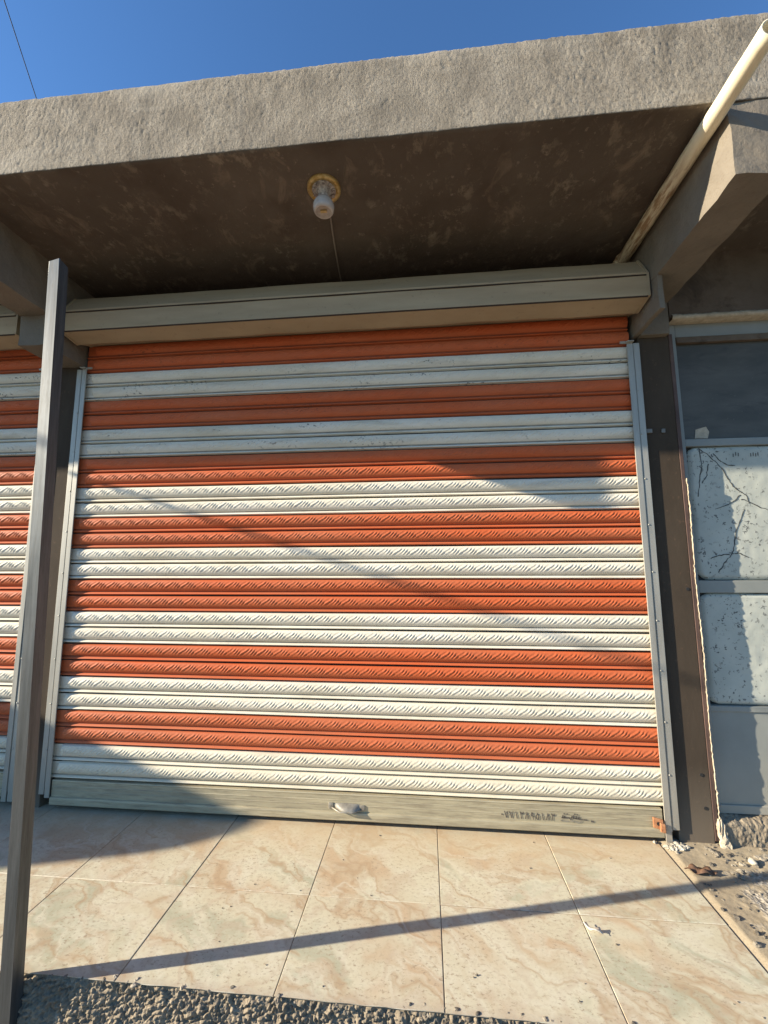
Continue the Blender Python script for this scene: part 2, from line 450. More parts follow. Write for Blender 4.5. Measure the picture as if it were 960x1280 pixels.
def canopy():
    X0, X1 = -6.5, 7.0
    xs = np.concatenate([np.arange(X0, -.6, .06), np.arange(-.6, 4.2, .006), np.arange(4.2, X1 + .01, .06)])
    zs = np.linspace(SOF, TOP, 63)
    X, Z = np.meshgrid(xs, zs)
    trow = fbm(X * 5, Z * 3.2, 3, 4) - .5
    st = vnoise(X * 75 + 3 * vnoise(X * 9, Z * 9, 8), Z * 34, 21)
    st2 = vnoise(X * 40, Z * 70, 33)
    patch = np.clip(fbm(X * 3.5, Z * 5, 41, 3) * 2.4 - .55, 0, 1)
    patch2 = np.clip(fbm(X * 2.3 + 7, Z * 6, 47, 3) * 2.6 - .7, 0, 1); fine = vnoise(X * 165 + 2 * vnoise(X * 14, Z * 14, 2), Z * 62, 5); grain = vnoise(X * 240, Z * 240, 15)
    Y = YF - .007 * trow - (.0012 * st + .0008 * st2) * (.1 + .9 * patch) - .0018 * fine * (.15 + 1.2 * patch2) - .0014 * grain + .0022 * np.clip((vnoise(X * 85, Z * 60, 25) - .80) / .2, 0, 1)
    rag = .010 * (fbm(xs * 4, xs * 0, 61, 4) - .5) + .004 * (vnoise(xs * 80, xs * 0, 63) - .5)
    rag2 = .004 * (fbm(xs * 7, xs * 0, 71, 4) - .5)
    wt = np.clip((Z - (TOP - .06)) / .06, 0, 1) ** 1; wb = np.clip((SOF + .04 - Z) / .04, 0, 1)
    Z2 = Z + wt * rag[None, :] + wb * rag2[None, :]
    Y = Y + .012 * wt ** 4 + .002 * wb ** 4
    front = np.stack([X, Y, Z2], -1).reshape(-1, 3)
    fc = grid_faces(len(zs), len(xs))
    nf = len(front); nx = len(xs)
    # underside and top: strips from the ragged edges back
    ys = np.concatenate([np.linspace(YF, .32, 57)[1:], [2.5]])
    XX, YY = np.meshgrid(xs, ys)
    ZZ = SOF - .010 * (fbm(XX * 2.2, YY * 2.2, 90, 4) - .5) - .003 * (vnoise(XX * 22, YY * 22, 91) - .5)
    und = np.stack([XX, YY, ZZ], -1).reshape(-1, 3)
    top = np.stack([xs, np.full(nx, 2.5), np.full(nx, TOP)], -1)
    V = np.concatenate([front, und, top])
    F = [fc]
    b0 = np.arange(nx - 1)
    F.append(np.stack([b0 + 1, b0, nf + b0, nf + b0 + 1], 1))
    uf = grid_faces(len(ys), nx) + nf
    F.append(uf[:, ::-1])
    t0 = (len(zs) - 1) * nx + b0; tt = nf + len(und) + b0
    F.append(np.stack([t0, t0 + 1, tt + 1, tt], 1))
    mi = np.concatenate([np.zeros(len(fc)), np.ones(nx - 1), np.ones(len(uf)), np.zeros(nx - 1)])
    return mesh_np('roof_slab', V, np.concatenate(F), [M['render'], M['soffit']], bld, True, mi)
slab = canopy()

def rough_box(name, lo, hi, mat, parent, res=.03, amp=.006, seed=1, bev=.008):
    """a box with subdivided, unevenly plastered faces"""
    bm = bmesh.new()
    add_box(bm, lo, hi, 0)
    for ax in range(3):
        n = max(1, int((hi[ax] - lo[ax]) / res))
        for k in range(1, n):
            co = [0, 0, 0]; no = [0, 0, 0]
            co[ax] = lo[ax] + (hi[ax] - lo[ax]) * k / n; no[ax] = 1
            bmesh.ops.bisect_plane(bm, geom=bm.verts[:] + bm.edges[:] + bm.faces[:], plane_co=co, plane_no=no)
    rnd = random.Random(seed)
    ph = [rnd.uniform(0, 9) for _ in range(6)]
    for v in bm.verts:
        c = v.co
        d = Vector((math.sin(c.y * 31 + ph[0]) * math.sin(c.z * 27 + ph[1]) + rnd.uniform(-.5, .5), math.sin(c.x * 29 + ph[2]) * math.sin(c.z * 33 + ph[3]) + rnd.uniform(-.5, .5), math.sin(c.x * 26 + ph[4]) * math.sin(c.y * 23 + ph[5]) + rnd.uniform(-.5, .5)))
        v.co += d * amp * .5
    return mesh_bm(name, bm, mat, parent, True) if False else mesh_bm(name, bm, mat, parent, False)

for i, (xa, xb) in enumerate(((3.142, 3.318), (-.205, -.03), (-4.95, -4.775), (6.2, 6.375))):
    rough_box('beam', (xa, YF + .004, 2.662), (xb, .30, SOF + .03), M['beam'], bld, .035, .005, i + 1)
    if i == 0:
        rough_box('bracket', (xa + .001, -.262, 2.492), (xa + .026, .06, 2.668), M['beam'], bld, .05, .003, i + 9)
        rough_box('bracket', (xa + .027, -.03, 2.487), (xb - .006, .06, 2.668), M['beam'], bld, .05, .004, i + 9)
    else:
        rough_box('bracket', (xa + .006, -.265, 2.487), (xb - .006, .06, 2.668), M['beam'], bld, .05, .004, i + 9)

# back walls (dark recess behind the roller boxes) and the wall over the grey door
box('wall', (-7.0, .34, -.2), (7.2, .55, SOF + .05), M['stained'], bld, 0)
bm = bmesh.new()
add_box(bm, (3.336, .0, 2.592), (6.2, .30, SOF + .03), .0)
add_box(bm, (4.55, .0, -.2), (6.2, .30, 2.592), .0)
mesh_bm('wall', bm, M['stained'], bld)

# steel columns: web, rusty flange, small holes
def column(x0, x1, flange):
    c = box('column', (x0, .004, -.02), (x1, .2, 2.49), M['brown'], bld, .003)
    if flange:
        box('flange', (x1 + .0005, .002, .015), (x1 + .019, .047, 2.50), M['flange'], c, .002)
        for (x, z) in ((x1 - .035, .30), (x1 - .03, .155), (x1 - .02, 1.16)):
            bm = bmesh.new()
            add_lathe(bm, [(.0005, 0), (.0075, 0), (.0075, .004)], (x, .0015, z), 12, 'y')
            mesh_bm('bolt_hole', bm, M['black'], c)
        for a, b, y in ((.002, .030, -.008), (.078, .096, -.004)):
            box('hinge_tab', (x0 + a, y, 1.958), (x0 + b, .0035, 1.980), M['hinge'], c, .002)
    return c
column(3.166, 3.322, True)
column(-.209, -.068, False)
column(-4.95, -4.72, False)

# cream mortar: over the door head, and the thin broken seam down the column edge
def mortar_seam():
    bm = bmesh.new()
    rnd = random.Random(5)
    prev = None
    z = .06
    while z < 1.72:
        w = .0016 + .0034 * rnd.random() * (1.2 if z > 1.2 or z < .8 else .6)
        if rnd.random() < .22: w *= .2
        x = 3.3435 + .0025 * math.sin(z * 9) + rnd.uniform(-.002, .002)
        ring = [bm.verts.new((x - w * .5, .046, z)), bm.verts.new((x - w * .3, -.004 + rnd.uniform(-.003, .003), z)), bm.verts.new((x + w * .5, -.002, z)), bm.verts.new((x + w, .046, z))]
        if prev:
            for k in range(3): bm.faces.new((prev[k], prev[k + 1], ring[k + 1], ring[k]))
        prev = ring; z += .012
    return mesh_bm('mortar_seam', bm, M['mortar'], bld)
mortar_seam()
def mortar_head():
    xs = np.arange(3.345, 4.6, .006)
    up = 2.600 + .010 * fbm(xs * 14, xs * 0, 7, 3) + .004 * vnoise(xs * 90, xs * 0, 9)
    lo = np.full_like(xs, 2.578)
    n = len(xs)
    V = np.concatenate([np.stack([xs, np.full(n, -.004), up], 1), np.stack([xs, np.full(n, -.014), (up + lo) / 2], 1), np.stack([xs, np.full(n, -.006), lo], 1), np.stack([xs, np.full(n, .06), lo], 1), np.stack([xs, np.full(n, .04), up + .004], 1)])
    i = np.arange(n - 1)
    F = [np.stack([i + a * n, i + 1 + a * n, i + 1 + b * n, i + b * n], 1) for a, b in ((0, 1), (1, 2), (2, 3), (4, 0))]
    mesh_np('mortar_head', V, np.concatenate(F), M['mortar'], bld)
mortar_head()

# ------------------------------------------------------------------ roller shutters
TP = np.array([0, .028, .055, .10, .18, .28, .40, .50, .58, .65, .70, .74, .775, .80, .83, .88, .91, .93, .948, 1.0])
OP = np.array([-.010, -.008, .0060, .0100, .0126, .0142, .0143, .0126, .0098, .0060, .0022, -.0025, -.0050, -.0020, .0030, .0068, .0076, .0050, -.008, -.010])
TS = np.array([0, .026, .045, .075, .11, .15, .185, .22, .255, .29, .325, .36, .395, .43, .465, .50, .54, .58, .62, .66, .70, .735, .76, .785, .80, .82, .85, .88, .90, .92, .935, .948, .96, .98, 1.0])

def slat_band(name, x0, x1, xs, zb, k0, mat, parent, seed, lab=None):
    """two interlocking pressed-steel laths, k0 counted from the bottom"""
    Vs, Fs, base = [], [], 0
    rnd = random.Random(seed * 13 + k0)
    for k in (k0, k0 + 1):
        zt = zb + (k + 1) * PIT
        jig = rnd.uniform(-.008, .012)
        tilt = rnd.uniform(-.0012, .0012)
        X, T = np.meshgrid(xs, TS)
        out = np.interp(T, TP, OP)
        # the pressed face stops short of the rail on the left, with a rounded end
        e0 = x0 + .042 + jig
        face = (T < .74)
        r = np.abs(T - .37) / .37
        endx = e0 + .012 * r ** 2
        fade = np.clip((X - endx) / .010, 0, 1); fade = fade * fade * (3 - 2 * fade)
        out = np.where(face, out * (0.12 + .88 * fade), out)
        # embossed scroll band
        h = (T - .335) * PIT
        s = X + jig * 3 + k * .031
        L = .088
        c1 = .0085 * np.sin(2 * np.pi * s / L); c2 = -.0085 * np.sin(2 * np.pi * s / L)
        env = np.exp(-((h) / .0175) ** 6)
        ph = 2 * np.pi * (s * .80 + h * .95) / .0185 + 1.3 * np.sin(2 * np.pi * s / L)
        diag = np.sign(np.cos(ph)) * np.abs(np.cos(ph)) ** .7
        swirl = np.cos(2 * np.pi * s / L - np.clip(h / .016, -1, 1) * 1.6)
        rope = np.exp(-((h - c1) / .0052) ** 2) + .8 * np.exp(-((h - c2) / .0045) ** 2) * (.5 + .5 * np.cos(4 * np.pi * s / L))
        emb = env * (.0015 * np.maximum(diag, -.6) * (.72 + .4 * swirl) + .0016 * rope * (.5 + .5 * diag))
        wearv = .85 + .4 * (vnoise(s * 6, s * 0 + k, 77) - .5)
        out = out + emb * fade * wearv * face
        Y = .0125 - out + .0034 * (vnoise(X * 1.3, X * 0 + k * 3.1, 55) - .5)
        Z = zt - T * PIT + tilt * (X - x0) / (x1 - x0) + .0026 * (vnoise(X * 1.1, X * 0 + k * 5.3, 58) - .5)
        Vs.append(np.stack([X, Y, Z], -1).reshape(-1, 3))
        Fs.append(grid_faces(len(TS), len(xs))[:, ::-1] + base)
        base += X.size
    nx = len(xs)
    tq = np.tile(np.repeat((TS[:-1] + TS[1:]) / 2, nx - 1), 2)
    o = mesh_np(name, np.concatenate(Vs), np.concatenate(Fs), [mat, M['gap']], parent, True, ((tq < .026) | (tq > .955)).astype(np.int32))  # joint faces coloured dark for the shade between laths
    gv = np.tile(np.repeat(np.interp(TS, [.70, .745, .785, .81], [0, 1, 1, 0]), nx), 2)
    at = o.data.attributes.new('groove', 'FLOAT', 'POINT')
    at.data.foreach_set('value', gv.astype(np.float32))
    if lab: o['label'] = lab
    return o

def extrude_profile(bm, prof, x0, x1, closed=True, mi=0):
    a = [bm.verts.new((x0, y, z)) for y, z in prof]
    b = [bm.verts.new((x1, y, z)) for y, z in prof]
    n = len(prof)
    for i in range(n if closed else n - 1):
        bm.faces.new((a[i], a[(i + 1) % n], b[(i + 1) % n], b[i])).material_index = mi
    if closed:
        bm.faces.new(a[::-1]).material_index = mi; bm.faces.new(b).material_index = mi

def rail(name, xin, xout, parent, zlo_in, zlo_out, ztop):
    """guide channel seen from the front: inner lip, groove, outer plate"""
    s = 1 if xout > xin else -1
    w = abs(xout - xin)
    bm = bmesh.new()
    def bx(a, b, y0, y1, z0, z1, bev=.0015):
        lo, hi = sorted((xin + s * a, xin + s * b))
        add_box(bm, (lo, y0, z0), (hi, y1, z1), bev)
    bx(0, w * .43, -.016, -.010, zlo_in, ztop)
    bx(w * .38, w * .42, -.0105, .03, zlo_in, ztop, .0005)
    bx(w * .44, w * .52, -.0105, -.004, zlo_in + .05, ztop, .0005)
    bx(w * .53, w, -.013, .004, zlo_out, ztop)
    o = mesh_bm(name, bm, M['rail'], parent)
    z = .3
    while z < 2.35:
        bm = bmesh.new()
        add_lathe(bm, [(.0045, 0), (.0045, -.002), (.0025, -.0035), (.0002, -.0037)], (xin + s * w * .6, -.0125, z), 10, 'y')
        mesh_bm('rivet', bm, M['rail'], o, True)
        z += .236
    # curled entry guide at the top
    bm = bmesh.new()
    add_box(bm, (min(xin, xin - s * .035), -.020, ztop - .002), (max(xin, xin - s * .035) + .03 * (s > 0), -.012, ztop + .010), .002)
    add_box(bm, (min(xin - s * .004, xin + s * .03), -.036, ztop), (max(xin - s * .004, xin + s * .03), -.012, ztop + .006), .002)
    mesh_bm('entry_guide', bm, M['rail'], o)
    return o

def roller_box(x0, x1, parent):
    prof = [(.05, 2.832), (-.135, 2.832), (-.212, 2.708), (-.212, 2.594), (-.085, 2.578), (-.07, 2.59), (.0, 2.62), (.05, 2.62)]
    bm = bmesh.new()
    n = 60
    rings = []
    for i in range(n + 1):
        x = x0 + .012 + (x1 - x0 - .024) * i / n
        dz = .0025 * math.sin(i * .31) + .0015 * math.sin(i * .9)
        rings.append([bm.verts.new((x, y - .0015 * math.sin(i * .5 + k), z + (dz if 2 < k < 6 else dz * .4))) for k, (y, z) in enumerate(prof)])
    for a, b in zip(rings[:-1], rings[1:]):
        for k in range(len(prof)):
            bm.faces.new((a[k], a[(k + 1) % len(prof)], b[(k + 1) % len(prof)], b[k]))
    # folded seams: narrow lips standing proud, dark strips below painting in their shade
    o = mesh_bm('roller_box', bm, M['boxmetal'], parent)
    bm = bmesh.new()
    extrude_profile(bm, [(-.2125, 2.716), (-.219, 2.712), (-.219, 2.702), (-.2125, 2.704)], x0 + .012, x1 - .012)
    extrude_profile(bm, [(-.2125, 2.602), (-.218, 2.600), (-.217, 2.590), (-.2125, 2.590)], x0 + .012, x1 - .012)
    mesh_bm('seam', bm, M['boxmetal'], o)
    bm = bmesh.new()
    add_box(bm, (x0 + .013, -.2175, 2.6975), (x1 - .013, -.2110, 2.7022), 0)
    mesh_bm('seam_shade', bm, M['gap'], o)
    bm = bmesh.new()
    add_box(bm, (x0 + .013, -.2165, 2.5860), (x1 - .013, -.2080, 2.5902), 0)
    mesh_bm('seam_shade', bm, M['gap'], o)
    for (a, b) in ((x0, x0 + .012), (x1 - .012, x1)):
        bm = bmesh.new()
        big = [(y - .004 if y < 0 else y, z + (.004 if z > 2.7 else -.004)) for y, z in prof]
        extrude_profile(bm, big, a, b)
        mesh_bm('end_cap', bm, M['boxmetal'], o)
    return o

def bottom_bar(x0, x1, zb, parent):
    prof = [(.02, zb - .001), (-.004, zb - .001), (-.006, zb - .006), (-.004, zb - .010), (-.004, zb - .030), (-.0055, zb - .032), (-.004, zb - .034), (-.004, zb - .052), (-.0055, zb - .054), (-.004, zb - .056),
            (-.004, zb - .082), (-.011, zb - .085), (-.013, zb - .092), (-.013, zb - .118), (-.010, zb - .122), (.02, zb - .122)]
    bm = bmesh.new()
    extrude_profile(bm, prof, x0, x1)
    return mesh_bm('bottom_bar', bm, M['bar'], parent)

def shutter(x0, x1, dz, rails, dense, label):
    t = empty('roller_shutter', ((x0 + x1) / 2, 0, 0), label, 'roller shutter', 'striped roller shutters of the shop row')
    zb = ZB + dz
    x0 -= .02; x1 += .022
    xs = np.concatenate([np.arange(x0, dense, .03), np.arange(dense, x1 + .0001, .003)]) if dense > x0 else np.arange(x0, x1 + .0001, .003)
    for b in range(14):
        org = b % 2 == 1
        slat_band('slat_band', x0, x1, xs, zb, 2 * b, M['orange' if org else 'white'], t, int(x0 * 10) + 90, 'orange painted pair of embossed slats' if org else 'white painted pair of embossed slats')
    bar = bottom_bar(x0 + .022, x1 - .026, zb, t)
    return t, bar, zb

main, mbar, _ = shutter(XL, XR, 0, None, XL, 'wide orange and white striped roller shutter in the middle, fully closed between two guide rails')
rail('guide_rail', 0.0, -.064, main, .06, .075, 2.462)
rail('guide_rail', XR, XR + .065, main, .004, .062, 2.452)
roller_box(-.012, 3.134, main)
side, sbar, _ = shutter(-4.6, -.278, .028, None, -.75, 'striped roller shutter at the left edge, mostly cut off behind the leaning steel post')
rail('guide_rail', -.278, -.213, side, .03, .03, 2.47)
roller_box(-4.7, -.275, side)

# dark curtain backing so that no light shows between the laths
box('backing', (-4.6, .045, .02), (-.24, .05, 2.66), M['black'], side, 0)
box('backing', (-.05, .045, .02), (3.15, .05, 2.66), M['black'], main, 0)

# pull handle: a pressed cup with a raised curved lip
def handle():
    bm = bmesh.new()
    xc, zc = 1.603, .088
    n = 18
    rows = []
    for j in range(7):
        v = j / 6
        row = []
        for i in range(n + 1):
            u = i / n * 2 - 1
            arch = (1 - abs(u) ** 2.4)
            row.append(bm.verts.new((xc + u * .066 + .012 * v, -.005 - .030 * arch * math.sin(v * 1.5), zc + .012 - .026 * v + .004 * arch)))
        rows.append(row)
    for a, b in zip(rows[:-1], rows[1:]):
        for i in range(n): bm.faces.new((a[i], a[i + 1], b[i + 1], b[i]))
    add_box(bm, (xc - .092, -.009, zc - .012), (xc - .066, -.004, zc + .016), .0015)
    add_box(bm, (xc + .066, -.009, zc - .014), (xc + .092, -.004, zc + .010), .0015)
    add_tube(bm, [(xc - .072, -.012, zc - .004), (xc - .03, -.034, zc - .013), (xc + .03, -.036, zc - .013), (xc + .076, -.012, zc - .010)], .0035, 8)
    return mesh_bm('handle', bm, M['handle'], mbar, True)
handle()

# rusty latch at the right end of the bar
def latch():
    bm = bmesh.new()
    add_box(bm, (3.045, -.020, .066), (3.092, -.014, .112), .004)
    add_box(bm, (3.072, -.028, .058), (3.098, -.018, .098), .005)
    for v in bm.verts:
        v.co.z += .4 * (v.co.x - 3.07) * -.6
    o = mesh_bm('latch', bm, M['rust'], mbar)
    bm = bmesh.new()
    add_lathe(bm, [(.0004, 0), (.008, 0), (.008, .004)], (3.068, -.0215, .090), 12, 'y')
    mesh_bm('latch_hole', bm, M['black'], o)
latch()

# stencilled telephone number and word on the bar
def ribbon(bm, pts, w, y, mi=0):
    pts = [Vector((p[0], y, p[1])) for p in pts]
    for a, b in zip(pts[:-1], pts[1:]):
        d = (b - a).normalized(); n = Vector((-d.z, 0, d.x)) * w / 2; e = d * w * .3
        f = bm.faces.new([bm.verts.new(a - e - n), bm.verts.new(b + e - n), bm.verts.new(b + e + n), bm.verts.new(a - e + n)])
        f.material_index = mi
        y -= .00015
        for p in pts: p.y = y
DIG = {
    '0': [[(.40, .42), (.58, .42)], [(.40, .54), (.58, .54)]],
    '7': [[(.08, .95), (.5, .05), (.92, .95)]],
    '1': [[(.35, .95), (.62, .02)]],
    '2': [[(.2, 1), (.32, .72), (.78, .74), (.85, .95)], [(.30, .85), (.42, .02)]],
    '3': [[(.12, 1), (.24, .72), (.5, .72), (.52, .92)], [(.5, .74), (.82, .72), (.9, .98)], [(.24, .85), (.38, .02)]],
    '8': [[(.08, .05), (.5, .95), (.92, .05)]],
    '9': [[(.66, .52), (.3, .5), (.22, .72), (.38, .95), (.62, .92), (.66, .6), (.72, .02)]],
    '5': [[(.5, .9), (.82, .62), (.84, .25), (.6, .05), (.3, .1), (.18, .35), (.3, .68), (.5, .9)]],
}
def lettering():
    bm = bmesh.new()
    x = 2.353; z0 = .0755; h = .030; w = .0185; st = .0243
    for i, ch in enumerate('07713895183'):
        for stroke in DIG[ch]:
            ribbon(bm, [(x + px * w, z0 + pz * h - .0008 * i * .3) for px, pz in stroke], .0046, -.0061)
        x += st if i else .020
    x = 2.640; z = .088
    for s in ([(0, 0), (.034, .001)], [(.004, .002), (.006, .010)], [(.013, .002), (.014, .008)], [(.034, 0), (.041, -.006), (.048, .009)], [(.05, 0), (.095, -.004)],
              [(.052, .001), (.056, .012)], [(.066, 0), (.068, .008)], [(.078, -.001), (.080, .007)], [(.10, -.005), (.115, -.005)]):
        ribbon(bm, [(x + a, z + b) for a, b in s], .0055, -.0061)
    for (a, b) in ((.010, .017), (.024, .017), (.058, .018), (.070, .016)):
        ribbon(bm, [(x + a, z + b), (x + a + .005, z + b)], .005, -.0061)
    ribbon(bm, [(2.775, .078), (2.783, .078)], .008, -.0061)
    o = mesh_bm('lettering', bm, M['ink'], mbar)
    o['label'] = 'black stencilled telephone number in Arabic-Indic digits with a short word'
    bm = bmesh.new()
    for s in ([(-.005, 0), (.03, -.001)], [(.04, .002), (.052, -.003), (.048, .004)], [(.06, .002), (.068, -.005), (.082, -.004), (.09, .003)], [(0, .0), (.004, .006)]):
        ribbon(bm, [(x + a, .0745 + b) for a, b in s], .0045, -.0059)
    mesh_bm('faded_writing', bm, M['ink2'], mbar)['label'] = 'faded second line of brushed writing'
lettering()

# ------------------------------------------------------------------ grey door on the right
door = empty('shop_door', (3.95, .05, .11), 'grey steel door beside the brown column, a dark upper pane over two flaking whitewashed panes', 'door')
DX0, DX1, DY = 3.337, 4.55, .050
bm = bmesh.new()
add_box(bm, (DX0, DY, .112), (3.385, DY + .05, 2.583), .003)
add_box(bm, (4.49, DY, .112), (DX1, DY + .05, 2.583), .003)
for z0, z1 in ((2.505, 2.583), (1.895, 1.935), (1.138, 1.200)):
    add_box(bm, (3.3855, DY + .002, z0), (4.4895, DY + .048, z1), .003)
mesh_bm('frame', bm, M['door'], door)
bm = bmesh.new()
add_box(bm, (3.3855, DY + .012, .112), (4.4895, DY + .045, .590), .003)
add_box(bm, (3.3855, DY + .004, .570), (4.4895, DY + .046, .597), .003)
add_box(bm, (3.3855, DY + .003, .112), (4.4895, DY + .046, .15), .003)
mesh_bm('lower_panel', bm, M['door'], door)
pane = box('upper_pane', (3.384, DY + .022, 1.93), (4.49, DY + .030, 2.51), M['glass'], door, 0)
box('sill_strip', (3.386, DY - .004, 2.470), (4.489, DY + .020, 2.503), M['stained'], door, .002)
# tan reflection on the dark pane, painted as a thin raised patch
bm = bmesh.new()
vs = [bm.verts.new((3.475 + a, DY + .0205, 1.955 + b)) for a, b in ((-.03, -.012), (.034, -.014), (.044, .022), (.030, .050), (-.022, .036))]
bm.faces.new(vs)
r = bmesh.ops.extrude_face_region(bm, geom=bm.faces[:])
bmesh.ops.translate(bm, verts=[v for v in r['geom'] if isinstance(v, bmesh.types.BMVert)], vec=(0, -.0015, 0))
mesh_bm('reflection_patch', bm, M['mortar'], pane)

def wash_pane(z0, z1, seed, xl):
    """whitewashed board with uneven, rounded, slightly bulged outline"""
    nx, nz = 90, 50
    U, Vv = np.meshgrid(np.linspace(0, 1, nx), np.linspace(0, 1, nz))
    edge = xl + .012 * (fbm(Vv * 5, Vv * 0, seed, 3) - .4) + .05 * np.clip((.06 - np.minimum(Vv, 1 - Vv)) / .06, 0, 1) ** 2 * .7
    X = edge + U * (4.488 - edge)
    Z = z0 + Vv * (z1 - z0) - .006 * (fbm(U * 9, Vv * 0, seed + 3, 3) - .5) * (Vv > .5)
    Y = DY + .012 + .008 * (fbm(X * 3, Z * 3, seed + 5, 3) - .5) + .002 * (vnoise(X * 40, Z * 40, seed) - .5)
    Y[:, 0] = DY + .03; Y[0, :] += .012; Y[-1, :] += .012
    return mesh_np('lower_pane', np.stack([X, Y, Z], -1), grid_faces(nz, nx)[:, ::-1] if False else grid_faces(nz, nx), M['wash'], door)
w1 = wash_pane(1.203, 1.893, 3, 3.398)
w2 = wash_pane(.600, 1.134, 14, 3.394)
box('pane_backing', (3.386, DY + .036, .6), (4.489, DY + .044, 1.9), M['black'], door, 0)

def cracks():
    def pane_y(x, z):
        x = np.array([x]); z = np.array([z])
        return float((DY + .012 + .008 * (fbm(x * 3, z * 3, 8, 3) - .5) + .002 * (vnoise(x * 40, z * 40, 3) - .5))[0])
    bm = bmesh.new()
    lines = [[(3.455, 1.885), (3.500, 1.845), (3.533, 1.806), (3.562, 1.766), (3.583, 1.712), (3.600, 1.680), (3.640, 1.648), (3.662, 1.628), (3.668, 1.590)],
             [(3.508, 1.565), (3.545, 1.578), (3.592, 1.596), (3.618, 1.622), (3.632, 1.634)],
             [(3.634, 1.612), (3.662, 1.600), (3.72, 1.568), (3.80, 1.535)],
             [(3.642, 1.560), (3.610, 1.490), (3.590, 1.44), (3.575, 1.36), (3.56, 1.33), (3.520, 1.285), (3.49, 1.24)],
             [(3.56, 1.33), (3.60, 1.335), (3.64, 1.315)],
             [(3.455, 1.875), (3.462, 1.80), (3.447, 1.745), (3.44, 1.69), (3.428, 1.63)],
             [(3.492, 1.80), (3.480, 1.74), (3.455, 1.70)],
             [(3.52, 1.855), (3.555, 1.815), (3.585, 1.79), (3.62, 1.79)],
             [(3.55, 1.33), (3.50, 1.325), (3.46, 1.31)]]
    rnd = random.Random(4)
    for L in lines:
        fine = []
        for a, b in zip(L[:-1], L[1:]):
            for k in range(4):
                t = k / 4
                fine.append((a[0] + (b[0] - a[0]) * t + rnd.uniform(-.0025, .0025), a[1] + (b[1] - a[1]) * t + rnd.uniform(-.0025, .0025)))
        fine.append(L[-1])
        for i, (a, b) in enumerate(zip(fine[:-1], fine[1:])):
            w = .0019 * rnd.uniform(.5, 1.4)
            y = pane_y((a[0] + b[0]) / 2, (a[1] + b[1]) / 2) - .0016 - .00002 * (i % 5)
            a3 = Vector((a[0], y, a[1])); b3 = Vector((b[0], y, b[1])); d = (b3 - a3).normalized()
            n = Vector((-d.z, 0, d.x)) * w; e = d * .001
            vs = [bm.verts.new(p) for p in (a3 - n - e, b3 - n + e, b3 + n + e, a3 + n - e)]
            bk = [bm.verts.new(v.co + Vector((0, .006, 0))) for v in vs]
            bm.faces.new(vs)
            for k in range(4): bm.faces.new((vs[k], vs[(k + 1) % 4], bk[(k + 1) % 4], bk[k]))
    # small tally-like scratches near the top
    for x, z in ((3.615, 1.835), (3.628, 1.842), (3.64, 1.838), (3.70, 1.835), (3.712, 1.838), (3.724, 1.834), (3.735, 1.838)):
        vs = [bm.verts.new((x + a, pane_y(x, z) - .0015, z + b)) for a, b in ((0, 0), (.004, 0), (.005, .018), (.001, .018))]
        bm.faces.new(vs)
    mesh_bm('crack', bm, M['crack'], w1)
cracks()

# rough concrete threshold under the door
def threshold():
    nx, nt = 230, 26
    xs = np.concatenate([np.linspace(3.33, 3.9, nx - 20), np.linspace(3.9, 4.6, 21)[1:]]); ts = np.linspace(0, 1, nt)
    X, T = np.meshgrid(xs, ts)
    prof_y = np.interp(T, [0, .35, .5, 1], [.11, .03, -.002, -.012])
    prof_z = np.interp(T, [0, .35, .5, 1], [.118, .113, .098, -.01])
    n = fbm(X * 22, T * 4, 9, 4) - .5 + .55 * (vnoise(X * 120, T * 40, 19) - .5)
    Y = prof_y - .016 * n * (T > .3); Z = prof_z + .012 * n * (T < .8) - .006 * (vnoise(X * 70, T * 12, 12))
    o = mesh_np('threshold', np.stack([X, Y, Z], -1), grid_faces(nt, nx)[:, ::-1], M['roughconc'])
    tag(o, 'rough grey concrete threshold under the grey door', 'threshold')
threshold()

# ------------------------------------------------------------------ drain pipe
pipe = empty('drain_pipe', (3.10, -.45, 2.92), 'cream plastic drain pipe running under the canopy and sticking out past its front edge', 'pipe')
bm = bmesh.new()
ro, ri = .0315, .0275
n = 28
prof = [(ro, .20)] + [(ro + .0006 * math.sin(k * 1.7), .20 - k * 1.25 / 30) for k in range(1, 30)] + [(ro, -1.05), (ri, -1.05), (ri, -.6)]
add_lathe(bm, prof, (3.102, 0, 2.918), n, 'y')
mesh_bm('tube', bm, M['pvc'], pipe, True)
bm = bmesh.new()
add_lathe(bm, [(.0325, -.045), (.038, -.045), (.038, .04), (.0325, .04)], (3.102, 0, 2.918), n, 'y')
mesh_bm('socket', bm, M['pvc'], pipe, True)

# ------------------------------------------------------------------ ceiling lamp
LS = 1.17
lamp = empty('ceiling_lamp', (1.585, -.59, SOF), 'small round brass ceiling lamp holder without a shade under the canopy', 'lamp')
LX, LY = 1.587, -.592
bm = bmesh.new()
add_lathe(bm, [(a * LS, b * LS) for a, b in [(.064, .004), (.064, -.006), (.060, -.010), (.052, -.011), (.048, -.008), (.0455, -.008)]], (LX, LY, SOF), 40)
mesh_bm('rose_plate', bm, M['brass'], lamp, True)
bm = bmesh.new()
add_lathe(bm, [(a * LS, b * LS) for a, b in [(.0455, -.0075), (.030, -.012), (.022, -.022), (.0205, -.05)]], (LX, LY, SOF), 32)
for i in range(9):
    a = i * 2 * math.pi / 9
    c = (LX + .0445 * math.cos(a), LY + .0445 * math.sin(a), SOF - .011)
    add_lathe(bm, [(.0085, 0), (.0095, -.003), (.0075, -.0055), (.005, -.004), (.001, -.004)], c, 12)
mesh_bm('ornament', bm, M['inlay'], lamp, True)
bm = bmesh.new()
